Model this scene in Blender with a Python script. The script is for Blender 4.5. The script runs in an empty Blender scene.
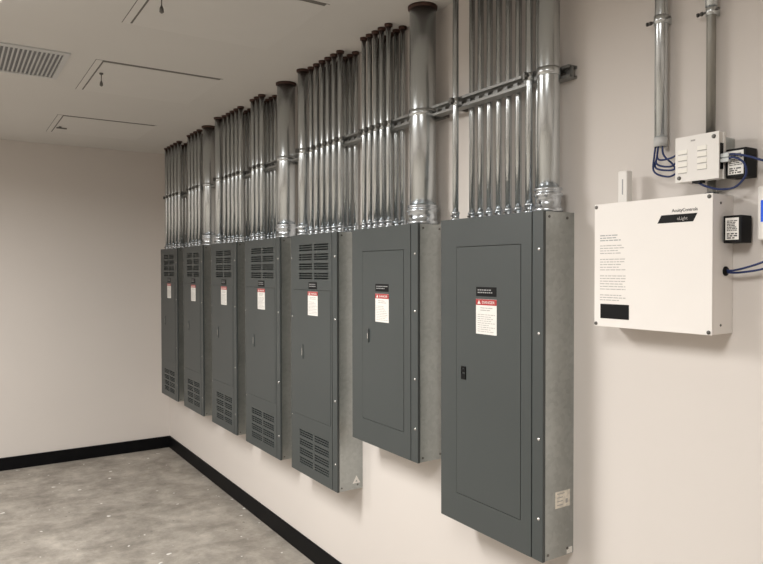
import bpy, bmesh, math, random
from mathutils import Vector, Matrix

sc = bpy.context.scene
COL = sc.collection

# ------------------------------------------------------------------ camera
YAW, PITCH, ROLL = 0.5722, -0.0174, -0.0018
F_PX = 671.56
cam_d = bpy.data.cameras.new('camera')
cam = bpy.data.objects.new('camera', cam_d)
COL.objects.link(cam)
cam_d.sensor_fit = 'HORIZONTAL'
cam_d.sensor_width = 36.0
cam_d.lens = F_PX / 763.0 * 36.0
cam_d.clip_start = 0.02
cy, sy = math.cos(YAW), math.sin(YAW)
fw = Vector((sy, cy, 0)); rt = Vector((cy, -sy, 0)); up = Vector((0, 0, 1))
cp, sp = math.cos(PITCH), math.sin(PITCH)
fw, up = fw * cp + up * sp, up * cp - fw * sp
cr, sr = math.cos(ROLL), math.sin(ROLL)
rt, up = rt * cr + up * sr, up * cr - rt * sr
m = Matrix((rt, up, -fw)).transposed().to_4x4()
m.translation = Vector((-1.7338, 0.0, 1.6588))
cam.matrix_world = m
sc.camera = cam

# ------------------------------------------------------------------ world, light level, exposure
world = bpy.data.worlds.new('world')
sc.world = world
world.use_nodes = True
world.node_tree.nodes['Background'].inputs[0].default_value = (0.9, 0.95, 1.0, 1)
world.node_tree.nodes['Background'].inputs[1].default_value = 0.02
sc.view_settings.view_transform = 'Standard'
sc.view_settings.look = 'None'
sc.view_settings.gamma = 1.0
sc.view_settings.use_curve_mapping = False
sc.view_settings.exposure = 1.5
LAMP_COLOUR = (1.0, 0.985, 0.955)
LAMP_STRENGTH = 1.6      # glow of the lens itself
LAMP_SPREAD = 170
LAMPS = [((-2.155, 2.775), 30.0, 'white ceiling light near the return air grille, at the top left corner of the photo'),
         ((-2.155, 0.50), 15.0, 'white ceiling light above the spot the photo was taken from'),
         ((-3.45, 4.6), 22.0, 'white ceiling light in the far left part of the room')]

# ------------------------------------------------------------------ dimensions (metres)
# x = 0 is the panel wall, the room lies at x < 0; y runs along that wall to the back wall
H = 2.7444            # ceiling height
YB = 6.3769           # back wall
XL = -5.2             # left wall
YF = -1.6             # wall behind the camera
DEP = 0.1453          # depth of the panels
ZT = 1.8485           # top of all panels

# ------------------------------------------------------------------ materials
def new_mat(name):
    mt = bpy.data.materials.new(name)
    mt.use_nodes = True
    nt = mt.node_tree
    return mt, nt, nt.nodes['Principled BSDF']

def mat(name, col, rough=0.5, metal=0.0, spec=0.5, var=0.0, vscale=8.0, bump=0.0, bscale=60.0, emit=None, stretch=None):
    mt, nt, b = new_mat(name)
    b.inputs['Base Color'].default_value = (*col, 1)
    b.inputs['Roughness'].default_value = rough
    b.inputs['Metallic'].default_value = metal
    b.inputs['Specular IOR Level'].default_value = spec
    tc = nt.nodes.new('ShaderNodeTexCoord')
    mp = nt.nodes.new('ShaderNodeMapping')
    nt.links.new(tc.outputs['Object'], mp.inputs[0])
    if stretch: mp.inputs['Scale'].default_value = stretch
    if var > 0:
        n = nt.nodes.new('ShaderNodeTexNoise'); n.inputs['Scale'].default_value = vscale
        n.inputs['Detail'].default_value = 5
        nt.links.new(mp.outputs[0], n.inputs['Vector'])
        r = nt.nodes.new('ShaderNodeValToRGB')
        r.color_ramp.elements[0].position = 0.3; r.color_ramp.elements[1].position = 0.7
        r.color_ramp.elements[0].color = (*[c * (1 - var) for c in col], 1)
        r.color_ramp.elements[1].color = (*[min(1, c * (1 + var)) for c in col], 1)
        nt.links.new(n.outputs['Fac'], r.inputs[0])
        nt.links.new(r.outputs[0], b.inputs['Base Color'])
    if bump > 0:
        n2 = nt.nodes.new('ShaderNodeTexNoise'); n2.inputs['Scale'].default_value = bscale
        nt.links.new(mp.outputs[0], n2.inputs['Vector'])
        bp = nt.nodes.new('ShaderNodeBump'); bp.inputs['Strength'].default_value = bump
        bp.inputs['Distance'].default_value = 0.002
        nt.links.new(n2.outputs['Fac'], bp.inputs['Height'])
        nt.links.new(bp.outputs[0], b.inputs['Normal'])
    if emit:
        b.inputs['Emission Color'].default_value = (*emit[0], 1)
        b.inputs['Emission Strength'].default_value = emit[1]
    return mt

def galvanised(name, c0, c1, rough, metal):
    """spangled zinc: big soft cells of two greys"""
    mt, nt, b = new_mat(name)
    tc = nt.nodes.new('ShaderNodeTexCoord')
    v = nt.nodes.new('ShaderNodeTexVoronoi'); v.inputs['Scale'].default_value = 70
    n = nt.nodes.new('ShaderNodeTexNoise'); n.inputs['Scale'].default_value = 5; n.inputs['Detail'].default_value = 6
    nt.links.new(tc.outputs['Object'], v.inputs['Vector'])
    nt.links.new(tc.outputs['Object'], n.inputs['Vector'])
    mx = nt.nodes.new('ShaderNodeMath'); mx.operation = 'MULTIPLY_ADD'
    sp_ = nt.nodes.new('ShaderNodeSeparateColor')
    nt.links.new(v.outputs['Color'], sp_.inputs[0])
    nt.links.new(sp_.outputs[0], mx.inputs[0]); mx.inputs[1].default_value = 0.3
    nt.links.new(n.outputs['Fac'], mx.inputs[2])
    r = nt.nodes.new('ShaderNodeValToRGB')
    r.color_ramp.elements[0].position = 0.35; r.color_ramp.elements[1].position = 0.95
    r.color_ramp.elements[0].color = (*c0, 1); r.color_ramp.elements[1].color = (*c1, 1)
    nt.links.new(mx.outputs[0], r.inputs[0])
    nt.links.new(r.outputs[0], b.inputs['Base Color'])
    b.inputs['Metallic'].default_value = metal
    b.inputs['Roughness'].default_value = rough
    return mt

def concrete():
    mt, nt, b = new_mat('concrete')
    tc = nt.nodes.new('ShaderNodeTexCoord')
    def noise(scale, det, rough=0.6, dist=0.0):
        n = nt.nodes.new('ShaderNodeTexNoise')
        n.inputs['Scale'].default_value = scale; n.inputs['Detail'].default_value = det
        n.inputs['Roughness'].default_value = rough; n.inputs['Distortion'].default_value = dist
        nt.links.new(tc.outputs['Object'], n.inputs['Vector'])
        return n
    def ramp(src, p0, c0, p1, c1):
        r = nt.nodes.new('ShaderNodeValToRGB')
        r.color_ramp.elements[0].position = p0; r.color_ramp.elements[1].position = p1
        r.color_ramp.elements[0].color = (*c0, 1); r.color_ramp.elements[1].color = (*c1, 1)
        nt.links.new(src, r.inputs[0]); return r
    def mix(kind, fac, a, c):
        x = nt.nodes.new('ShaderNodeMix'); x.data_type = 'RGBA'; x.blend_type = kind
        if isinstance(fac, float): x.inputs[0].default_value = fac
        else: nt.links.new(fac, x.inputs[0])
        nt.links.new(a, x.inputs[6])
        if isinstance(c, tuple): x.inputs[7].default_value = (*c, 1)
        else: nt.links.new(c, x.inputs[7])
        return x.outputs[2]
    big = ramp(noise(3.0, 10, 0.72, 0.3).outputs['Fac'], 0.34, (0.24, 0.215, 0.185), 0.66, (0.48, 0.44, 0.39))
    fine = ramp(noise(11, 8, 0.7).outputs['Fac'], 0.3, (0.72, 0.72, 0.71), 0.7, (1.12, 1.11, 1.1))
    c = mix('MULTIPLY', 1.0, big.outputs[0], fine.outputs[0])
    # pale paint and plaster drips
    speck = ramp(noise(17, 2, 0.4).outputs['Fac'], 0.715, (0, 0, 0), 0.735, (1, 1, 1))
    c = mix('MIX', speck.outputs[0], c, (0.72, 0.70, 0.66))
    pit = ramp(noise(29, 1, 0.4).outputs['Fac'], 0.19, (1, 1, 1), 0.23, (0, 0, 0))
    c = mix('MIX', pit.outputs[0], c, (0.12, 0.11, 0.10))
    nt.links.new(c, b.inputs['Base Color'])
    rr = ramp(noise(4, 6).outputs['Fac'], 0.3, (0.42, 0.42, 0.42), 0.7, (0.68, 0.68, 0.68))
    nt.links.new(rr.outputs[0], b.inputs['Roughness'])
    bp = nt.nodes.new('ShaderNodeBump'); bp.inputs['Strength'].default_value = 0.25; bp.inputs['Distance'].default_value = 0.004
    nt.links.new(noise(30, 8).outputs['Fac'], bp.inputs['Height'])
    nt.links.new(bp.outputs[0], b.inputs['Normal'])
    return mt

M = dict(
    wall=mat('wall_paint', (0.68, 0.633, 0.593), 0.75, var=0.012, vscale=1.5, bump=0.08, bscale=220, spec=0.3),
    ceil=mat('ceiling_paint', (0.66, 0.64, 0.61), 0.85, var=0.012, vscale=2, bump=0.05, bscale=200, spec=0.2),
    ceilwhite=mat('ceiling_hatch_paint', (0.67, 0.65, 0.62), 0.7, var=0.01),
    floor=concrete(),
    black=mat('black_vinyl', (0.0035, 0.0036, 0.0043), 0.5, var=0.1, spec=0.12),
    panel=mat('grey_enamel', (0.056, 0.064, 0.0635), 0.45, var=0.03, vscale=3, bump=0.03, bscale=350),
    seam=mat('hatch_gap_shade', (0.16, 0.15, 0.135), 0.8, var=0.05),
    gap=mat('dark_gap', (0.012, 0.012, 0.012), 0.8),
    galv=galvanised('galvanised_sheet', (0.36, 0.378, 0.37), (0.46, 0.48, 0.47), 0.32, 1.0),
    pipe=mat('zinc_conduit', (0.62, 0.65, 0.66), 0.27, 1.0, var=0.10, vscale=6, stretch=(1, 1, 0.25)),
    pipedull=mat('dull_conduit', (0.33, 0.32, 0.29), 0.5, 0.85, var=0.22, vscale=14, stretch=(1, 1, 0.3)),
    zinc=mat('zinc_fitting', (0.62, 0.66, 0.70), 0.25, 0.95, var=0.10, vscale=40),
    strut=mat('strut_steel', (0.30, 0.30, 0.29), 0.45, 0.6, var=0.12, vscale=20),
    bolt=mat('bolt_steel', (0.16, 0.155, 0.145), 0.45, 0.9, var=0.1),
    screw=mat('bright_screw', (0.85, 0.85, 0.83), 0.25, 0.9, var=0.05),
    seal=mat('fire_sealant', (0.055, 0.022, 0.014), 0.7, var=0.25, vscale=30),
    white=mat('white_enamel', (0.86, 0.82, 0.78), 0.4, var=0.01, bump=0.02, bscale=300),
    plastic=mat('white_plastic', (0.80, 0.77, 0.73), 0.45, var=0.01),
    pale=mat('pale_window_plastic', (0.86, 0.83, 0.76), 0.4, var=0.02),
    blackp=mat('black_plastic', (0.004, 0.004, 0.0045), 0.5, var=0.1, spec=0.2),
    paper=mat('label_paper', (0.80, 0.78, 0.74), 0.6, var=0.03, vscale=50),
    oldpaper=mat('worn_label_paper', (0.74, 0.69, 0.60), 0.7, var=0.2, vscale=60),
    red=mat('label_red', (0.42, 0.035, 0.035), 0.5, var=0.05),
    ink=mat('print_ink', (0.05, 0.05, 0.05), 0.6, var=0.05),
    greyink=mat('grey_print_ink', (0.42, 0.40, 0.38), 0.6, var=0.05),
    dimink=mat('dim_print', (0.34, 0.34, 0.34), 0.5, var=0.05),
    blue=mat('blue_cable', (0.008, 0.022, 0.10), 0.5, var=0.1),
    plug=mat('clear_plug', (0.55, 0.58, 0.58), 0.2, 0.0, spec=0.8, var=0.1),
    grille=mat('grille_paint', (0.56, 0.56, 0.55), 0.5, var=0.02),
    duct=mat('duct_dark', (0.20, 0.20, 0.205), 0.8, var=0.1),
    screen=mat('blue_screen', (0.02, 0.06, 0.3), 0.2, emit=((0.04, 0.14, 0.9), 0.18)),
    lens=mat('lamp_lens', (0.9, 0.9, 0.9), 0.5, emit=(LAMP_COLOUR, LAMP_STRENGTH)),
)

# ------------------------------------------------------------------ mesh helpers
class MB:
    def __init__(self): self.bm = bmesh.new()
    def box(self, x0, x1, y0, y1, z0, z1):
        v = [self.bm.verts.new(p) for p in ((x0,y0,z0),(x1,y0,z0),(x1,y1,z0),(x0,y1,z0),(x0,y0,z1),(x1,y0,z1),(x1,y1,z1),(x0,y1,z1))]
        for f in ((0,3,2,1),(4,5,6,7),(0,1,5,4),(1,2,6,5),(2,3,7,6),(3,0,4,7)):
            self.bm.faces.new([v[i] for i in f])
        return self
    def lathe(self, prof, c=(0,0,0), axis='z', n=24, closed=False):
        """prof: list of (radius, height) turned round an axis through c"""
        def pt(r, h, a):
            u, w = r * math.cos(a), r * math.sin(a)
            q = {'z': (u, w, h), 'x': (h, u, w), 'y': (w, h, u)}[axis]
            return (c[0] + q[0], c[1] + q[1], c[2] + q[2])
        rings = [[self.bm.verts.new(pt(r, h, 2 * math.pi * k / n)) for k in range(n)] for r, h in prof]
        ns = len(rings)
        for i in range(ns if closed else ns - 1):
            a, b = rings[i], rings[(i + 1) % ns]
            for k in range(n):
                f = self.bm.faces.new((a[k], a[(k+1) % n], b[(k+1) % n], b[k]))
                f.smooth = True
        if not closed:
            self.bm.faces.new(list(reversed(rings[0]))); self.bm.faces.new(rings[-1])
        return self
    def cyl(self, c, r, h0, h1, axis='z', n=24):
        return self.lathe([(r, h0), (r, h1)], c, axis, n)
    def ring(self, c, r0, r1, h0, h1, axis='z', n=28):
        return self.lathe([(r0, h0), (r1, h0), (r1, h1), (r0, h1)], c, axis, n, closed=True)
    def plate(self, x0, x1, y0, y1, z0, z1, holes):
        """sheet in the y-z plane, x0 the front, with real rectangular holes (ya, yb, za, zb)"""
        ys = sorted({round(v, 5) for v in [y0, y1] + [a for h in holes for a in h[:2]]})
        zs = sorted({round(v, 5) for v in [z0, z1] + [a for h in holes for a in h[2:]]})
        def solid(i, j):
            if i < 0 or j < 0 or i >= len(ys) - 1 or j >= len(zs) - 1: return False
            yc, zc = (ys[i] + ys[i+1]) / 2, (zs[j] + zs[j+1]) / 2
            return not any(h[0] < yc < h[1] and h[2] < zc < h[3] for h in holes)
        cache = {}
        def V(x, i, j):
            k = (x, i, j)
            if k not in cache: cache[k] = self.bm.verts.new((x, ys[i], zs[j]))
            return cache[k]
        for i in range(len(ys) - 1):
            for j in range(len(zs) - 1):
                if not solid(i, j): continue
                self.bm.faces.new((V(x0,i,j), V(x0,i,j+1), V(x0,i+1,j+1), V(x0,i+1,j)))
                self.bm.faces.new((V(x1,i,j), V(x1,i+1,j), V(x1,i+1,j+1), V(x1,i,j+1)))
                for di, dj, (a, b) in ((-1,0,((i,j),(i,j+1))), (1,0,((i+1,j+1),(i+1,j))), (0,-1,((i+1,j),(i,j))), (0,1,((i,j+1),(i+1,j+1)))):
                    if not solid(i + di, j + dj):
                        self.bm.faces.new((V(x0,*a), V(x1,*a), V(x1,*b), V(x0,*b)))
        return self
    def prism(self, pts, x0, x1):
        """outline of (y, z) points given thickness from x0 (front) to x1"""
        a = [self.bm.verts.new((x0, y, z)) for y, z in pts]
        b = [self.bm.verts.new((x1, y, z)) for y, z in pts]
        self.bm.faces.new(a); self.bm.faces.new(list(reversed(b)))
        for i in range(len(pts)):
            j = (i + 1) % len(pts)
            self.bm.faces.new((a[i], b[i], b[j], a[j]))
        return self
    def extrude_y(self, pts, y0, y1):
        a = [self.bm.verts.new((x, y0, z)) for x, z in pts]
        b = [self.bm.verts.new((x, y1, z)) for x, z in pts]
        self.bm.faces.new(a); self.bm.faces.new(list(reversed(b)))
        for i in range(len(pts)):
            j = (i + 1) % len(pts)
            self.bm.faces.new((a[i], b[i], b[j], a[j]))
        return self
    def tube(self, pts, r, n=10, sub=8):
        """round cable through the points (Catmull-Rom)"""
        P = [Vector(p) for p in pts]
        P = [P[0] * 2 - P[1]] + P + [P[-1] * 2 - P[-2]]
        line = []
        for i in range(1, len(P) - 2):
            for k in range(sub):
                t = k / sub
                a, b, c, d = P[i-1], P[i], P[i+1], P[i+2]
                line.append(0.5 * ((2*b) + (c-a)*t + (2*a-5*b+4*c-d)*t*t + (3*b-a-3*c+d)*t**3))
        line.append(P[-2])
        rings = []; nrm = None
        for i, p in enumerate(line):
            tg = (line[min(i+1, len(line)-1)] - line[max(i-1, 0)]).normalized()
            if nrm is None: nrm = tg.orthogonal().normalized()
            nrm = (nrm - tg * nrm.dot(tg)).normalized()
            bn = tg.cross(nrm)
            rings.append([self.bm.verts.new(p + (nrm * math.cos(2*math.pi*k/n) + bn * math.sin(2*math.pi*k/n)) * r) for k in range(n)])
        for a, b in zip(rings, rings[1:]):
            for k in range(n):
                f = self.bm.faces.new((a[k], a[(k+1) % n], b[(k+1) % n], b[k])); f.smooth = True
        self.bm.faces.new(list(reversed(rings[0]))); self.bm.faces.new(rings[-1])
        return self
    def text(self, s, y_left, z_base, x, size, depth=0.0004, shear=0.0, width=None):
        """raised lettering on a face that looks towards -x; reads from +y to -y"""
        cu = bpy.data.curves.new('lettering', 'FONT')
        cu.body = s; cu.size = size; cu.extrude = depth; cu.shear = shear; cu.resolution_u = 3
        o = bpy.data.objects.new('lettering', cu)
        COL.objects.link(o)
        bpy.context.view_layer.update()
        me = bpy.data.meshes.new_from_object(o.evaluated_get(bpy.context.evaluated_depsgraph_get()))
        COL.objects.unlink(o); bpy.data.objects.remove(o); bpy.data.curves.remove(cu)
        k = 1.0
        if width:
            xs = [v.co.x for v in me.vertices]; k = width / (max(xs) - min(xs))
        me.transform(Matrix(((0, 0, -1, x), (-k, 0, 0, y_left), (0, 1, 0, z_base), (0, 0, 0, 1))))
        self.bm.from_mesh(me); bpy.data.meshes.remove(me)
        return self
    def build(self, name, material, parent=None, origin=None, bevel=0.0):
        if origin is None and parent is not None:
            r = parent
            while r.parent: r = r.parent
            origin = r.location
        if origin is None: origin = (0, 0, 0)
        self.bm.normal_update()
        bmesh.ops.recalc_face_normals(self.bm, faces=self.bm.faces[:])
        bmesh.ops.translate(self.bm, verts=self.bm.verts[:], vec=-Vector(origin))
        me = bpy.data.meshes.new(name); self.bm.to_mesh(me); self.bm.free()
        me.materials.append(material)
        o = bpy.data.objects.new(name, me); COL.objects.link(o)
        if parent is not None: o.parent = parent
        else: o.location = origin
        if bevel > 0:
            md = o.modifiers.new('bevel', 'BEVEL'); md.width = bevel; md.segments = 2; md.limit_method = 'ANGLE'
        return o

def tag(o, label, cat, group=None, kind=None):
    o['label'] = label; o['category'] = cat
    if group: o['group'] = group
    if kind: o['kind'] = kind
    return o
def thing(name, loc, label, cat, group=None):
    o = bpy.data.objects.new(name, None); o.empty_display_size = 0.05
    COL.objects.link(o); o.location = loc
    return tag(o, label, cat, group)
def struct(name, mb, material, label=None):
    o = mb.build(name, material); o['kind'] = 'structure'
    if label: o['label'] = label
    return o

# ------------------------------------------------------------------ the room
T = 0.12
struct('floor', MB().box(XL - T, T, YF - T, YB + T, -0.1, 0), M['floor'], 'stained bare grey concrete floor with pale drips')
struct('ceiling', MB().box(XL - T, T, YF - T, YB + T, H, H + 0.1), M['ceil'], 'plain painted ceiling')
struct('wall_right', MB().box(0, T, YF - T, YB, 0, H), M['wall'], 'beige painted wall that carries the grey panels')
struct('wall_back', MB().box(XL - T, T, YB, YB + T, 0, H), M['wall'], 'bare beige painted end wall')
struct('wall_left', MB().box(XL - T, XL, YF - T, YB, 0, H), M['wall'])
struct('wall_front', MB().box(XL, 0, YF - T, YF, 0, H), M['wall'])
def base_profile(h=0.1065, t=0.012): return [(0, 0), (-t, 0), (-t, h - 0.004), (-t + 0.004, h), (0, h)]
struct('baseboard_right', MB().extrude_y(base_profile(), YF, YB - 0.012), M['black'], 'black vinyl base along the panel wall')
bb = MB(); bb.box(XL, 0, YB - 0.012, YB, 0, 0.1065)
struct('baseboard_back', bb, M['black'], 'black vinyl base along the end wall')
struct('baseboard_left', MB().box(XL, XL + 0.012, YF, YB - 0.012, 0, 0.1065), M['black'])

# ------------------------------------------------------------------ lamps
def ceiling_light(cx, cyy, watts, label):
    t = thing('ceiling_light', (cx, cyy, H), label, 'ceiling light', 'ceiling lights')
    a, b = 0.61, 0.305
    h = MB()
    h.box(cx - a, cx + a, cyy - b, cyy + b, H - 0.02, H)
    h.build('housing', M['plastic'], t, bevel=0.003)
    l = MB()
    l.box(cx - a + 0.02, cx + a - 0.02, cyy - b + 0.02, cyy + b - 0.02, H - 0.045, H - 0.02)
    l.build('lens', M['lens'], t, bevel=0.008)
    ld = bpy.data.lights.new('lamp', 'AREA'); ld.shape = 'RECTANGLE'; ld.size = 2 * a - 0.06; ld.size_y = 2 * b - 0.06
    ld.energy = watts; ld.color = LAMP_COLOUR; ld.spread = math.radians(LAMP_SPREAD)
    lo = bpy.data.objects.new('lamp', ld); COL.objects.link(lo); lo.parent = t; lo.location = (0, 0, -0.047)
for (lx, ly), wt, lb in LAMPS: ceiling_light(lx, ly, wt, lb)

# ------------------------------------------------------------------ ceiling hatches and grille
def hatch(y0, y1, ly, hang, label):
    x0, x1 = -1.085, -0.415
    t = thing('access_hatch', ((x0 + x1) / 2, (y0 + y1) / 2, H), label, 'access hatch', 'access hatches in the ceiling')
    w = 0.030
    g = MB(); g.box(x0 - 0.003, x1, y0 - 0.002, y1, H - 0.001, H); g.build('gap_shade', M['seam'], t)  # thin flat sheet; its dark colour stands in for shade inside the gap
    f = MB(); z0 = H - 0.0022
    f.box(x0, x0 + w, y0, y1, z0, H - 0.001); f.box(x1 - 0.012, x1, y0, y1, z0, H - 0.001)
    f.box(x0 + w, x1 - 0.012, y1 - 0.012, y1, z0, H - 0.001)
    f.build('frame', M['ceilwhite'], t)
    d = MB(); d.box(x0 + w + 0.009, x1 - 0.0125, y0 + 0.024, y1 - 0.0125, H - 0.0024, H - 0.001)
    d.build('door', M['ceilwhite'], t)
    k = MB(); lx = x0 + 0.065
    k.cyl((lx, ly, 0), 0.010, H - 0.010, H - 0.0024)
    if hang:      # a key left hanging from the lock
        k.cyl((lx, ly, 0), 0.0025, H - 0.045, H - 0.010, n=8); k.lathe([(0.003, H - 0.075), (0.009, H - 0.070), (0.008, H - 0.056), (0.003, H - 0.045)], (lx, ly, 0), n=12)
    else: k.box(lx - 0.025, lx + 0.045, ly - 0.006, ly + 0.006, H - 0.018, H - 0.010)
    k.build('latch', M['bolt'], t)
hatch(2.435, 3.095, 2.70, True, 'ceiling access hatch closest to the camera, cut by the top edge of the photo')
hatch(3.705, 4.375, 3.94, True, 'middle ceiling access hatch, to the right of the air grille')
hatch(5.15, 5.82, 5.56, False, 'farthest ceiling access hatch, close to the end wall')

gx0, gx1, gy0, gy1 = -1.822, -1.212, 3.665, 4.19
t = thing('return_air_grille', ((gx0 + gx1) / 2, (gy0 + gy1) / 2, H), 'white slatted return air grille in the ceiling', 'air grille')
f = MB(); w = 0.026
f.box(gx0, gx0 + w, gy0, gy1, H - 0.008, H); f.box(gx1 - w, gx1, gy0, gy1, H - 0.008, H)
f.box(gx0 + w, gx1 - w, gy0, gy0 + w + 0.012, H - 0.008, H); f.box(gx0 + w, gx1 - w, gy1 - w, gy1, H - 0.008, H)
f.build('frame', M['grille'], t)
f = MB(); f.box(gx0 + w, gx1 - w, gy0 + w, gy1 - w, H - 0.001, H); f.build('backing', M['duct'], t)
f = MB(); k = gx0 + w + 0.008
while k < gx1 - w - 0.01:
    f.box(k, k + 0.0075, gy0 + w + 0.012, gy1 - w, H - 0.007, H - 0.001); k += 0.0205
f.build('slats', M['grille'], t)

# ------------------------------------------------------------------ panelboards
FX = -DEP
def screw(y, z, parent, x=FX, r=0.006):
    s = MB(); s.lathe([(r, 0), (r * 0.85, -0.0025), (r * 0.4, -0.004)], (x, y, z), 'x', 12)
    s.build('screw', M['screw'], parent)

def text_bars(y_left, y_right, z_top, z_bot, rows, x, th, seed, word=(0.006, 0.02), gap=0.003):
    """rows of print too small to read"""
    rnd = random.Random(seed); b = MB()
    for i in range(rows):
        z = z_top - (z_top - z_bot) * (i + 0.5) / rows
        y = y_left
        end = y_right + (y_left - y_right) * rnd.uniform(0, 0.35)
        while y > end:
            wd = min(rnd.uniform(*word), y - y_right)
            if wd < 0.001: break
            b.box(x - 0.0003, x, y - wd, y, z - th / 2, z + th / 2)
            y -= wd + gap
    return b

def danger_label(t, yc, w, z_top, z_bot, bw, bz0, bz1, seed):
    # black directory label above
    k = MB(); k.box(FX - 0.0012, FX - 0.0002, yc - bw / 2, yc + bw / 2, bz0, bz1)
    k = k.build('circuit_label', M['blackp'], t); k['label'] = 'small black label with faint white print'
    tb = text_bars(yc + bw * 0.42, yc - bw * 0.42, bz1 - 0.006, bz0 + 0.009, 2, FX - 0.0012, 0.004, seed, (0.005, 0.014))
    tb.build('lettering', M['dimink'], k)
    d = MB(); d.box(FX - 0.001, FX - 0.0002, yc - w / 2, yc + w / 2, z_bot, z_top)
    d = d.build('danger_label', M['paper'], t); d['label'] = 'white warning label with a red DANGER band'
    hz = z_top - 0.021
    hd = MB(); hd.box(FX - 0.0016, FX - 0.001, yc - w / 2, yc + w / 2, hz, z_top - 0.0005); hd.build('header', M['red'], d)
    l = MB()
    l.text('DANGER', yc + w * 0.20, hz + 0.0055, FX - 0.0018, 0.0135, width=w * 0.60)
    ty, tz = yc + w * 0.34, hz + 0.004
    l.prism([(ty + 0.0085, tz), (ty, tz + 0.013), (ty - 0.0085, tz)], FX - 0.0021, FX - 0.0016)
    l.build('lettering', M['paper'], d)
    tb = text_bars(yc + w * 0.28, yc - w * 0.30, hz - 0.006, hz - 0.022, 2, FX - 0.001, 0.003, seed + 1, (0.012, 0.03))
    tb2 = text_bars(yc + w * 0.42, yc - w * 0.42, hz - 0.03, z_bot + 0.006, 9, FX - 0.001, 0.0022, seed + 2)
    me = bpy.data.meshes.new('t'); tb2.bm.to_mesh(me); tb.bm.from_mesh(me); bpy.data.meshes.remove(me); tb2.bm.free()
    tb.build('fine_print', M['greyink'], d)

def panelboard(yl, yr, zb, kind, label, seed):
    """yl: edge towards the end wall, yr: edge towards the camera"""
    yc = (yl + yr) / 2
    t = thing('panelboard', (-DEP / 2, yc, zb), label, 'electrical panel', 'grey electrical panels in a row on the wall')
    tr = 0.012
    xb = FX + tr + 0.0015          # front rim of the box
    e = MB(); s = 0.003
    i = 0.0015
    e.box(-s, -0.0003, yr + i, yl - i, zb + i, ZT - i)
    e.box(xb, -s, yr + i, yr + i + s, zb + i, ZT - i); e.box(xb, -s, yl - i - s, yl - i, zb + i, ZT - i)
    e.box(xb, -s, yr + i + s, yl - i - s, zb + i, zb + i + s); e.box(xb, -s, yr + i + s, yl - i - s, ZT - i - s, ZT - i)
    e = e.build('enclosure', M['galv'], t); e['label'] = 'galvanised steel box'
    # knockouts and rivets on the visible side
    for (xx, zz) in ((-DEP * 0.80, ZT - 0.018), (-DEP * 0.23, ZT - 0.020), (-DEP * 0.82, zb + 0.018), (-DEP * 0.2, zb + 0.022)):
        r = MB(); r.lathe([(0.005, 0), (0.004, -0.002)], (xx, yr + i, zz), 'y', 10); r.build('rivet', M['bolt'], e)
    # hinge strip on the right, separated from the cover by a seam
    seam = yr + 0.049
    st = MB(); st.box(FX, FX + tr, yr, seam - 0.002, zb, ZT)
    st = st.build('side_strip', M['panel'], t, bevel=0.0012)
    lip = MB(); lip.box(FX + 0.006, FX + tr, seam - 0.002, seam + 0.002, zb + 0.002, ZT - 0.002); lip.build('seam', M['gap'], t)
    zs = [ZT - 0.122, ZT - 0.122 - (ZT - zb) * 0.24, zb + (ZT - zb) * 0.35, zb + 0.137]
    for z in zs: screw(yr + 0.017, z, t)
    y0, y1 = seam + 0.002, yl
    holes = []
    if kind == 'plain':
        dl, dr, dt_, db = yl - 0.092, yr + 0.098, ZT - 0.103, zb + 0.107
        holes = [(dr, dl, db, dt_)]
    else:
        dl, dr, dt_, db = yl - 0.035, yr + 0.066, 1.557, zb + 0.313
        holes = [(dr, dl, db, dt_)]
        cl, crr = yl - 0.103, yr + 0.088          # louvre columns
        mid = (cl + crr) / 2
        for top in (ZT - 0.054, zb + 0.234):
            for row in range(4):
                z = top - row * 0.0495
                for (ya, yb_) in ((crr, mid - 0.011), (mid + 0.011, cl)):
                    for q in range(3):
                        holes.append((ya, yb_, z - q * 0.0125 - 0.0075, z - q * 0.0125))
        for z in (ZT - 0.122, ZT - 0.44, zb + 0.30): screw(yl - 0.018, z, t, r=0.004)
    MB().plate(FX, FX + tr, y0, y1, zb, ZT, holes).build('cover', M['panel'], t)
    g = 0.0022 if kind == 'plain' else 0.0016
    d = MB(); d.box(FX - 0.0008, FX + tr - 0.002, dr + g, dl - g, db + g, dt_ - g)
    d = d.build('door', M['panel'], t)
    # dark rebate behind the door gap
    bk = MB(); bk.box(FX + tr - 0.0005, FX + tr + 0.001, dr - 0.004, dl + 0.004, db - 0.004, dt_ + 0.004); bk.build('rebate', M['gap'], t)
    x = FX - 0.0008
    if seed == 7:
        k = MB(); yy = yl - 0.137
        k.plate(x - 0.004, x, yy - 0.012, yy + 0.013, 1.258, 1.306, [(yy - 0.009, yy + 0.009, 1.2785, 1.2845), (yy - 0.003, yy + 0.009, 1.2955, 1.3005)])
        k = k.build('latch', M['blackp'], d, bevel=0.001)
    elif kind == 'plain':
        k = MB(); yy = yl - 0.149
        k.box(x - 0.006, x, yy - 0.004, yy + 0.006, 1.335, 1.395)
        k.build('latch', M['panel'], d, bevel=0.001)
        k = MB(); k.box(x - 0.0072, x - 0.006, yy - 0.001, yy + 0.003, 1.352, 1.376); k.build('keyway', M['screw'], d)
    else:
        k = MB(); yy = yl - 0.147
        k.box(x - 0.004, x, yy - 0.005, yy + 0.006, 1.188, 1.265)
        k.build('latch', M['panel'], d, bevel=0.001)
        k = MB(); k.box(x - 0.0058, x - 0.004, yy - 0.001, yy + 0.003, 1.205, 1.245); k.build('keyway', M['screw'], d)
    if kind == 'plain':
        danger_label(t, yl - 0.2585, 0.108, 1.556, 1.432, 0.106, 1.566, 1.599, seed * 10)
    else:
        danger_label(t, yl - 0.265, 0.112, 1.549, 1.424, 0.094, 1.562, 1.598, seed * 10)
    return t, e

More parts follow.
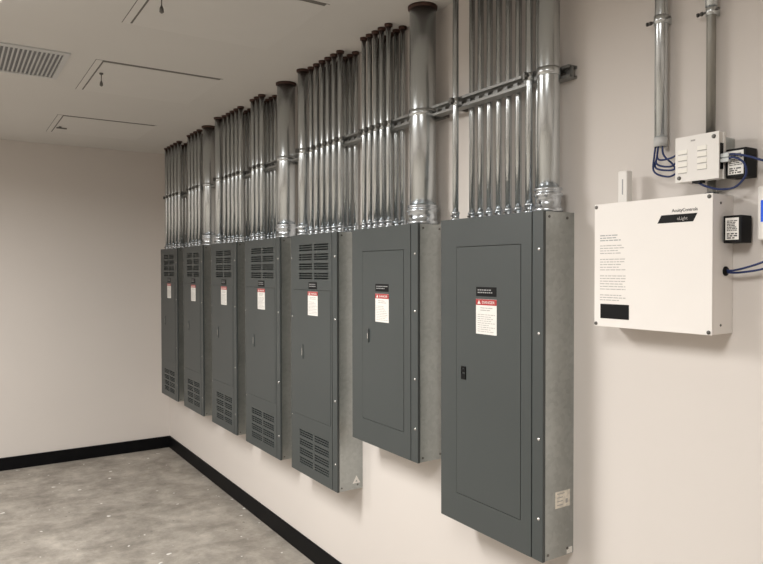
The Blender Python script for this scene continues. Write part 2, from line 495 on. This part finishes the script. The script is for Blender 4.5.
PANELS = [  # yl, yr, zb, kind, label, seed ; P7 nearest
    (6.098, 5.5974, 0.5678, 'louvred', 'farthest louvred grey panel, first from the corner with the end wall', 1),
    (5.4189, 4.9293, 0.5678, 'louvred', 'second louvred grey panel from the end wall', 2),
    (4.7327, 4.2365, 0.5678, 'louvred', 'third louvred grey panel from the end wall, middle of the five louvred ones', 3),
    (4.0752, 3.5419, 0.5678, 'louvred', 'fourth louvred grey panel from the end wall', 4),
    (3.3905, 2.869, 0.5678, 'louvred', 'nearest louvred grey panel, beside the short plain panel', 5),
    (2.7202, 2.1971, 0.8756, 'plain', 'shortest grey panel with a plain door and vent-free front', 6),
    (2.0438, 1.5169, 0.7198, 'plain', 'largest and nearest grey panel with a plain door and black latch', 7)]
ENC = []
for a in PANELS: ENC.append(panelboard(*a))

# stickers on the box sides
def sticker(enc_i, x0, x1, z0, z1, material, label, rows=0):
    t, e = ENC[enc_i]; yr = PANELS[enc_i][1] + 0.0015
    b = MB(); b.box(x0, x1, yr - 0.0008, yr, z0, z1)
    s = b.build('sticker', material, t); s['label'] = label
    if rows:
        k = MB()
        w = x1 - x0
        for q in range(rows):
            zz = z1 - (z1 - z0) * (q + 0.6) / (rows + 0.4)
            k.box(x0 + w * 0.12, x0 + w * (0.5 if q else 0.62), yr - 0.0012, yr - 0.0008, zz - 0.0015, zz + 0.0015)
        k.box(x0 + w * 0.70, x0 + w * 0.84, yr - 0.0012, yr - 0.0008, z0 + 0.012, z0 + 0.026)
        k.build('fine_print', M['greyink'], s)
    return s
sticker(6, -0.086, -0.018, 0.882, 0.936, M['oldpaper'], 'worn paper sticker', 4)
sticker(6, -0.032, -0.006, 0.724, 0.744, M['paper'], 'small white tag')
def tri_sticker(enc_i, xc, zc, r, label):
    t, e = ENC[enc_i]; yr = PANELS[enc_i][1] + 0.0015
    b = MB(); w = 0.28
    out = [(xc + r * math.sin(a), zc + r * math.cos(a)) for a in (0, 2.1, -2.1)]
    inn = [(xc + r * w * math.sin(a), zc - r * 0.1 + r * w * math.cos(a)) for a in (0, 2.1, -2.1)]
    vo = [b.bm.verts.new((x, yr - 0.0007, z)) for x, z in out]; vi = [b.bm.verts.new((x, yr - 0.0007, z)) for x, z in inn]
    wo = [b.bm.verts.new((x, yr, z)) for x, z in out]; wi = [b.bm.verts.new((x, yr, z)) for x, z in inn]
    for i in range(3):
        j = (i + 1) % 3
        b.bm.faces.new((vo[i], vo[j], vi[j], vi[i])); b.bm.faces.new((wo[j], wo[i], wi[i], wi[j]))
        b.bm.faces.new((vo[j], vo[i], wo[i], wo[j])); b.bm.faces.new((vi[i], vi[j], wi[j], wi[i]))
    s = b.build('sticker', M['paper'], t); s['label'] = label
tri_sticker(4, -0.036, 0.611, 0.026, 'white triangular sticker')
tri_sticker(0, -0.060, 1.775, 0.030, 'pale triangular sticker')

# ------------------------------------------------------------------ conduits
ZS = 2.305            # strut height
def conduit(y, s, r, label, group, front, size):
    """from the top of a panel up to the ceiling; s = distance of its axis from the wall"""
    t = thing('conduit', (-s, y, ZT), label, 'conduit', group)
    c = (-s, y, 0)
    n = 36 if r > 0.03 else 20
    MB().cyl(c, r, ZT, H - 0.0005, n=n).build('tube', M['pipe'], t)
    k = MB()
    if size == 'big':
        hh = 0.078
        k.lathe([(r + 0.011, ZT), (r + 0.011, ZT + 0.012), (r + 0.005, ZT + 0.014), (r + 0.005, ZT + 0.050),
                 (r + 0.011, ZT + 0.052), (r + 0.011, ZT + 0.060), (r + 0.0055, ZT + 0.062), (r + 0.0055, ZT + 0.070),
                 (r + 0.009, ZT + 0.071), (r + 0.009, ZT + hh), (r + 0.001, ZT + hh)], c, n=n)
    elif size == 'mid':
        hh = 0.055
        k.lathe([(r + 0.009, ZT), (r + 0.009, ZT + 0.012), (r + 0.004, ZT + 0.013), (r + 0.004, ZT + 0.038), (r + 0.009, ZT + 0.039), (r + 0.009, ZT + 0.050), (r + 0.003, ZT + hh), (r + 0.001, ZT + hh)], c, n=n)
    else:
        hh = 0.034
        k.lathe([(r + 0.0065, ZT), (r + 0.0065, ZT + 0.008), (r + 0.0025, ZT + 0.009), (r + 0.0025, ZT + 0.026), (r + 0.0045, ZT + 0.027), (r + 0.0045, ZT + hh), (r + 0.0005, ZT + hh)], c, n=n)
    k = k.build('connector', M['zinc'], t)
    q = MB(); zz = ZT + (0.032 if size == 'big' else 0.018)
    q.cyl((-s - r - 0.003, y, zz), 0.006 if size == 'big' else 0.0035, -0.008, 0.002, 'x', 10); q.build('set_screw', M['bolt'], k)
    # strap on the strut
    b = MB(); b.ring(c, r + 0.0002, r + 0.0025, ZS - 0.013, ZS + 0.013, n=n)
    b = b.build('strap', M['pipe'], t)
    if front:
        xe = -s - r
        e = MB(); e.box(xe - 0.016, xe - 0.001, y - 0.0045, y + 0.0045, ZS - 0.012, ZS + 0.012)
        e.build('clamp_ear', M['bolt'], b)
        e = MB(); e.cyl((xe - 0.0095, y, ZS), 0.0055, -0.013, 0.013, 'y', 8)
        e.build('clamp_bolt', M['bolt'], b)
    # intumescent sealant where it meets the ceiling
    f = MB(); f.lathe([(r + 0.0005, H - 0.013), (r + 0.006, H - 0.011), (r + 0.007, H - 0.0003), (r + 0.0005, H - 0.0003)], c, n=n)
    f = f.build('fire_seal', M['seal'], t); f['label'] = 'rust-red sealant ring at the ceiling'
    return t

ORD = ['first', 'second', 'third', 'fourth', 'fifth', 'sixth', 'seventh', 'eighth', 'ninth']
PN = ['farthest panel', 'second-farthest panel', 'third-farthest panel',
      'middle panel', 'nearest louvred panel', 'short plain panel', 'large nearest panel']
BIG = [None, ('big', 4.980, 0.071, 0.0485), None, ('big', 3.5955, 0.0755, 0.0525), None, ('big', 2.2535, 0.078, 0.0545), ('big', 1.5605, 0.0775, 0.0362)]
TWO = [None, None, ('mid', 4.655, 0.1072, 0.030), None, ('mid', 3.306, 0.1072, 0.030), None, None]
R1, R2 = 0.0147, 0.0117
SF1, SF2, SB = 0.077 + R1 + 0.0025, 0.077 + R2 + 0.0025, 0.0212
FRONT = [([6.060, 5.965, 5.870, 5.772, 5.672], 0.0170), ([5.385, 5.30, 5.215, 5.130], 0.0170), ([4.569, 4.486, 4.410, 4.337, 4.263], 0.0160),
         ([4.045, 3.975, 3.905], 0.0165), ([3.238, 3.174, 3.110, 3.047, 2.985, 2.922], 0.0135), ([2.698, 2.647, 2.597, 2.545, 2.489], R2), ([2.022, 1.632], R2)]
REAR = [[6.01, 5.92, 5.83, 5.74, 5.65], [5.34, 5.27, 5.20, 5.13], [4.54, 4.48, 4.42, 4.351, 4.288],
        [4.04, 3.985, 3.93, 3.875], [3.20, 3.148, 3.096, 3.045, 2.995, 2.946, 2.894], [2.68, 2.63, 2.58, 2.531, 2.481],
        [2.008, 1.958, 1.907, 1.856, 1.805, 1.755, 1.705, 1.657]]
for i, pn in enumerate(PN):
    if BIG[i]:
        sz, y, s, r = BIG[i]
        conduit(y, s, r, f'thickest pipe above the {pn}, at its right end', 'thick conduits above the panels', False, sz)
    if TWO[i]:
        sz, y, s, r = TWO[i]
        conduit(y, s, r, f'medium pipe at the left end above the {pn}', 'medium conduits above the panels', True, sz)
    ys, r = FRONT[i]
    for k, y in enumerate(ys):
        lb = f'thin conduit above the {pn}, {ORD[k]} from left in front row'
        if i == 6: lb = ('lone thin conduit at the left end above the large nearest panel' if k == 0
                         else 'thin conduit in front of the strut, left of the large panel\'s thick pipe')
        conduit(y, 0.077 + r + 0.0025, r, lb, f'front row of thin conduits above the {pn}', True, 'small')
    for k, y in enumerate(REAR[i]):
        conduit(y, SB, R2, f'thin conduit above the {pn}, {ORD[k]} from left in rear row', f'rear row of thin conduits above the {pn}', False, 'small')

# ------------------------------------------------------------------ strut channel rails
def strut(y0, y1, x_back, depth, label, posts=()):
    """C channel open towards the room, slotted web"""
    t = thing('strut_rail', (x_back, (y0 + y1) / 2, ZS), label, 'strut rail', 'slotted strut rails behind the conduits')
    h = 0.0206; xf = x_back - depth
    holes = []; y = y0 + 0.03
    while y + 0.03 < y1:
        holes.append((y, y + 0.029, ZS - 0.007, ZS + 0.007)); y += 0.0508
    b = MB()
    xw = x_back - depth / 2          # two channels back to back: the slotted web stands in the middle
    b.plate(xw - 0.002, xw + 0.002, y0, y1, ZS - h, ZS + h, holes)
    for sg in (1, -1):
        za, zb_ = sorted((ZS + sg * h, ZS + sg * (h - 0.0025)))
        zc, zd = sorted((ZS + sg * (h - 0.0025), ZS + sg * (h - 0.0095)))
        b.box(xf, xw - 0.002, y0, y1, za, zb_); b.box(xw + 0.002, x_back, y0, y1, za, zb_)
        b.box(xf, xf + 0.0025, y0, y1, zc, zd); b.box(x_back - 0.0025, x_back, y0, y1, zc, zd)
    b.build('channel', M['strut'], t)
    for y in posts:
        p = MB(); p.box(x_back + 0.0001, -0.0002, y - 0.006, y + 0.006, ZS - 0.02, ZS + 0.02)
        p.build('standoff', M['bolt'], t)
XB = -0.0362
strut(1.612, 2.187, XB, 0.041, 'strut rail across the thin conduits above the large nearest panel', (1.63, 2.06, 2.18))
strut(2.333, 3.530, XB, 0.041, 'strut rail from the nearest louvred panel to the short panel\'s thick pipe', (2.35, 2.78, 3.515))
strut(3.676, 4.920, XB, 0.041, 'strut rail between the two middle thick pipes', (3.69, 4.18, 4.905))
strut(5.050, 6.20, XB, 0.041, 'strut rail over the two farthest panels, ending by the corner', (5.065, 5.55, 6.185))
strut(1.508, 1.606, -0.0003, 0.0385, 'short strut end poking out right of the nearest thick pipe')
strut(2.195, 2.325, -0.0003, 0.021, 'short strut piece behind the short panel\'s thick pipe')
strut(3.538, 3.668, -0.0003, 0.021, 'short strut piece behind the fourth louvred panel\'s thick pipe')
strut(4.928, 5.042, -0.0003, 0.021, 'short strut piece behind the second louvred panel\'s thick pipe')

# ------------------------------------------------------------------ white enclosure
WD, WYL, WYR, WZT, WZB = 0.0962, 1.3558, 0.9836, 1.8547, 1.4904
t = thing('control_enclosure', (-WD / 2, (WYL + WYR) / 2, WZB), 'large white metal lighting control enclosure right of the panels', 'control box')
e = MB(); e.box(-WD + 0.003, -0.0003, WYR + 0.001, WYL - 0.001, WZB + 0.001, WZT - 0.001)
e = e.build('body', M['white'], t, bevel=0.002)
c = MB(); c.box(-WD, -WD + 0.0028, WYR, WYL, WZB, WZT); c = c.build('cover', M['white'], t, bevel=0.0012)
for (y, z) in ((1.349, 1.846), (0.993, 1.8465), (1.349, 1.4985), (0.9925, 1.4975)):
    s = MB(); s.lathe([(0.0055, 0), (0.005, -0.002), (0.002, -0.003)], (-WD, y, z), 'x', 12); s.build('screw', M['bolt'], c)
for (x, z) in ((-0.059, 1.831), (-0.056, 1.515)):
    s = MB(); s.lathe([(0.0035, 0.0), (0.003, -0.0015)], (x, WYR + 0.001, z), 'y', 10); s.build('screw', M['bolt'], e)
x = -WD
b = MB(); b.prism([(1.130, 1.807), (1.025, 1.807), (1.037, 1.7855), (1.142, 1.7855)], x - 0.0006, x)
b = b.build('logo_band', M['blackp'], c); b['label'] = 'slanted black logo band'
l = MB(); l.text('AcuityControls', 1.0985, 1.8135, x - 0.0004, 0.0125, width=0.074); l.build('brand_lettering', M['ink'], c)
l = MB(); l.text('nLight', 1.083, 1.7915, x - 0.0009, 0.0125, width=0.030); l.build('lettering', M['greyink'], c)
b = MB(); b.box(x - 0.0006, x, 1.233, 1.333, 1.515, 1.558)
b = b.build('barcode_label', M['blackp'], c); b['label'] = 'black rectangular label'
blocks = [(1.764, 1.742, 3, 0.0028, M["dimink"]), (1.734, 1.704, 4, 0.0022, M['greyink']), (1.694, 1.655, 5, 0.0022, M['greyink']),
          (1.645, 1.598, 6, 0.0022, M['greyink']), (1.588, 1.566, 3, 0.0022, M['greyink'])]
for i, (za, zb_, n, th, mm) in enumerate(blocks):
    text_bars(1.335, 1.245 if i else 1.262, za, zb_, n, x, th, 40 + i, (0.006, 0.02), 0.0025).build('fine_print', mm, c)
g = MB(); g.lathe([(0.0125, 0), (0.0125, -0.003), (0.009, -0.006), (0.006, -0.006)], (-0.036, WYR + 0.001, 1.655), 'y', 20)
g.build('grommet', M['blackp'], e)

# small upright module on top of it
t = thing('antenna_module', (-0.055, 1.280, WZT), 'small white upright module standing on top of the white enclosure', 'antenna module')
b = MB(); b.box(-0.067, -0.041, 1.264, 1.296, WZT + 0.0003, 1.950); b = b.build('body', M['plastic'], t, bevel=0.004)
k = MB(); k.box(-0.0675, -0.067, 1.277, 1.281, 1.880, 1.925); k.build('mark', M['dimink'], b)

# ------------------------------------------------------------------ two pipes on the right
def wall_pipe(y, s, r, z0, z1, zstrap, material, label, bushing=False):
    t = thing('wall_conduit', (-s, y, z0), label, 'conduit', 'conduits rising above the white enclosure')
    MB().cyl((-s, y, 0), r, z0, z1, n=24).build('tube', material, t)
    b = MB(); b.ring((-s, y, 0), r + 0.0002, r + 0.003, zstrap - 0.012, zstrap + 0.012)
    b.box(-s + r * 0.3, -0.0002, y - r * 0.8, y - r * 0.8 + 0.004, zstrap - 0.011, zstrap + 0.011)
    b.box(-s + r * 0.3, -0.0002, y + r * 0.8 - 0.004, y + r * 0.8, zstrap - 0.011, zstrap + 0.011)
    b = b.build('strap', M['pipe'], t)
    e = MB(); xe = -s - r * 0.2
    e.cyl((xe, y, zstrap), 0.0032, -r - 0.012, r + 0.026, 'y', 10); e.cyl((xe, y, zstrap), 0.006, r + 0.012, r + 0.017, 'y', 6)
    e.cyl((xe, y, zstrap), 0.006, r + 0.023, r + 0.027, 'y', 6)
    e.build('strap_bolt', M['bolt'], b)
    if bushing:
        k = MB(); k.ring((-s, y, 0), r - 0.002, r + 0.0012, z0 - 0.004, z0 + 0.022); k.build('bushing', M['grille'], t)
    else:
        k = MB(); k.ring((-s, y, 0), r + 0.0002, r + 0.004, zstrap + 0.012, zstrap + 0.09); k.build('coupling', M['pipe'], t)
    f = MB(); f.lathe([(r + 0.0005, H - 0.012), (r + 0.008, H - 0.009), (r + 0.009, H - 0.0003), (r + 0.0005, H - 0.0003)], (-s, y, 0), n=24)
    f.build('fire_seal', M['seal'], t)
wall_pipe(1.181, 0.028, 0.0175, 2.012, H - 0.0005, 2.366, M['pipe'], 'bright open-ended pipe with blue cables coming out of its foot', True)
wall_pipe(1.034, 0.0245, 0.0117, 2.0025, H - 0.0005, 2.345, M['pipedull'], 'dull grey pipe running down into the top of the white switch module')
t = thing('conduit_nipple', (-0.0245, 1.030, WZT), 'short steel nipple between the switch module and the white enclosure', 'pipe nipple')
MB().cyl((-0.0245, 1.030, 0), 0.011, WZT, 1.8975).build('tube', M['pipedull'], t)
MB().ring((-0.0245, 1.030, 0), 0.0112, 0.017, WZT, WZT + 0.009, n=6).build('locknut', M['zinc'], t)

# ------------------------------------------------------------------ switch module on a steel junction box
t = thing('switch_module', (-0.04, 1.039, 1.893), 'white square switch module with eight pale windows above the white enclosure', 'switch module')
b = MB(); b.box(-0.048, -0.0003, 0.981, 1.093, 1.898, 2.002); b = b.build('junction_box', M['galv'], t, bevel=0.003); b['label'] = 'galvanised junction box behind'
c = MB()
y0, y1, z0, z1 = 0.978, 1.100, 1.893, 2.013
c.box(-0.056, -0.0485, y0, y1, z0, z1)
c.box(-0.080, -0.0755, y0, y1, z0, z1)
c.box(-0.0755, -0.056, y0 + 0.004, y1 - 0.002, z0, z0 + 0.024); c.box(-0.0755, -0.056, y0 + 0.004, y1 - 0.002, z1 - 0.028, z1)
c.box(-0.0755, -0.056, y0 + 0.022, y1 - 0.022, z0 + 0.024, z1 - 0.028)
c = c.build('housing', M['plastic'], t)
sk = MB(); sk.box(-0.0753, -0.0565, y0 + 0.0015, y0 + 0.0215, z0 + 0.025, z1 - 0.029); sk.build('right_socket', M['blackp'], c)
sk = MB(); sk.box(-0.0745, -0.057, y1 - 0.0215, y1 - 0.0015, z0 + 0.025, z1 - 0.029); sk.build('left_socket', M['blackp'], c)
for cc in (1.0785, 1.0235):
    for rr in range(4):
        zz = 1.973 - rr * 0.0165 + (0.004 if cc < 1.05 else 0)
        w = MB(); w.box(-0.0812, -0.080, cc - 0.013, cc + 0.013, zz - 0.0055, zz + 0.0055); w.build('window', M['pale'], c)
        w = MB(); w.box(-0.0808, -0.0801, cc - 0.013, cc + 0.013, zz - 0.0075, zz - 0.006); w.build('window_edge', M['greyink'], c)
l = MB(); l.box(-0.0806, -0.080, 1.043, 1.055, 1.998, 2.002); l.build('print', M['greyink'], c)
for (y, z) in ((0.9915, 2.001), (1.0885, 1.9045)):
    s = MB(); s.lathe([(0.0055, 0), (0.005, -0.0025), (0.002, -0.0035)], (-0.080, y, z), 'x', 12); s.build('screw', M['bolt'], c)
l = MB(); l.box(-0.079, -0.058, 1.028, 1.052, z0 - 0.006, z0); l.build('bottom_port', M['blackp'], c)

# ------------------------------------------------------------------ black power packs
def power_pack(y0, y1, x0, x1, z0, z1, label, seed):
    t = thing('power_pack', ((x0 + x1) / 2, y1, z0), label, 'power pack', 'black power packs')
    b = MB(); b.box(x0, x1, y0, y1, z0, z1); b = b.build('case', M['blackp'], t, bevel=0.002)
    l = MB(); l.box(x0 - 0.0006, x0, y0 + 0.007, y1 - 0.006, z0 + 0.008, z1 - 0.006); l = l.build('rating_label', M['paper'], b)
    l['label'] = 'white rating label'
    text_bars(y1 - 0.010, y0 + 0.011, z1 - 0.012, z0 + 0.030, 7, x0 - 0.0006, 0.0022, seed, (0.003, 0.010), 0.0015).build('fine_print', M['ink'], l)
    text_bars(y1 - 0.010, y0 + 0.011, z0 + 0.026, z0 + 0.010, 3, x0 - 0.0006, 0.0032, seed + 1, (0.003, 0.012), 0.003).build('bold_print', M['ink'], l)
    n = MB(); n.cyl(((x0 + x1) / 2, y1, (z0 + z1) / 2), 0.010, 0, 0.006, 'y', 16); n.build('nipple', M['blackp'], b)
power_pack(0.920, 0.973, -0.057, -0.007, 1.892, 1.966, 'upper black power pack beside the switch module', 70)
power_pack(0.931, 0.9785, -0.057, -0.009, 1.727, 1.797, 'lower black power pack on the right side of the white enclosure', 80)

# ------------------------------------------------------------------ wall display at the right edge
t = thing('wall_display', (0, 0.84, 1.735), 'white wall controller with blue screen at the right edge of the photo', 'wall controller')
b = MB(); b.box(-0.028, -0.0003, 0.775, 0.908, 1.733, 1.867); b = b.build('case', M['plastic'], t, bevel=0.004)
s = MB(); s.box(-0.0288, -0.028, 0.795, 0.899, 1.778, 1.832); s.build('screen', M['screen'], b)

# ------------------------------------------------------------------ cables
def cable(pts, r, label, group='blue data cables', plug_at=None):
    t = thing('data_cable', pts[0], label, 'cable', group)
    MB().tube(pts, r).build('jacket', M['blue'], t)
    if plug_at:
        p = MB(); x, y, z = plug_at
        p.box(x - 0.006, x + 0.006, y - 0.022, y, z - 0.005, z + 0.005); p.box(x - 0.0015, x + 0.0015, y - 0.018, y - 0.004, z + 0.005, z + 0.008)
        p.build('plug', M['plug'], t, bevel=0.001)
yp = 1.181; xp = -0.028
jl = 1.0995
LB = ['topmost short blue loop from the bright pipe to the switch module', 'second short blue loop from the bright pipe to the switch module',
      'third short blue loop from the bright pipe to the switch module', 'lowest and longest blue loop from the bright pipe to the switch module',
      'straight blue cable running diagonally from the bright pipe to the switch module']
LOOPS = [
    [(xp - 0.008, yp - 0.003, 2.03), (xp - 0.012, yp + 0.002, 1.99), (xp - 0.03, yp - 0.016, 1.967), (-0.060, jl + 0.028, 1.966), (-0.066, jl - 0.0005, 1.975)],
    [(xp + 0.002, yp + 0.006, 2.03), (xp - 0.006, yp + 0.006, 1.990), (xp - 0.022, yp - 0.004, 1.957), (-0.055, jl + 0.032, 1.944), (-0.066, jl - 0.0005, 1.957)],
    [(xp + 0.006, yp + 0.009, 2.03), (xp + 0.000, yp + 0.011, 1.985), (xp - 0.016, yp + 0.004, 1.948), (-0.052, jl + 0.034, 1.934), (-0.066, jl - 0.0005, 1.938)],
    [(xp - 0.002, yp + 0.011, 2.03), (xp - 0.010, yp + 0.013, 1.985), (xp - 0.022, yp + 0.005, 1.937), (-0.054, jl + 0.040, 1.917), (-0.066, jl - 0.0005, 1.924)],
    [(xp - 0.002, yp - 0.009, 2.03), (xp - 0.008, yp - 0.014, 1.985), (-0.050, jl + 0.028, 1.950), (-0.064, jl + 0.006, 1.925), (-0.066, jl - 0.0005, 1.929)]]
for pts, lb in zip(LOOPS, LB): cable(pts, 0.0027, lb)
cable([(-0.066, 0.965, 1.950), (-0.068, 0.945, 1.950), (-0.071, 0.905, 1.938), (-0.058, 0.86, 1.920), (-0.03, 0.80, 1.915), (-0.012, 0.72, 1.93)], 0.0028,
      'blue cable from the switch module to the right edge, over the upper power pack', plug_at=(-0.066, 0.979, 1.950))
cable([(-0.067, 0.965, 1.938), (-0.072, 0.945, 1.942), (-0.074, 0.918, 1.925), (-0.068, 0.915, 1.895), (-0.062, 0.945, 1.868), (-0.063, 0.985, 1.866), (-0.067, 1.020, 1.877), (-0.068, 1.040, 1.888)], 0.0028,
      'blue cable looping down from the switch module socket to its underside', plug_at=(-0.067, 0.979, 1.938))
cable([(-0.037, 0.985, 1.657), (-0.039, 0.960, 1.657), (-0.045, 0.915, 1.667), (-0.045, 0.86, 1.684), (-0.025, 0.78, 1.70), (-0.010, 0.72, 1.72)], 0.0028,
      'upper of two blue cables leaving the grommet of the white enclosure')
cable([(-0.035, 0.985, 1.653), (-0.036, 0.955, 1.651), (-0.035, 0.90, 1.658), (-0.032, 0.85, 1.672), (-0.02, 0.78, 1.68), (-0.010, 0.72, 1.70)], 0.0028,
      'lower of two blue cables leaving the grommet of the white enclosure')
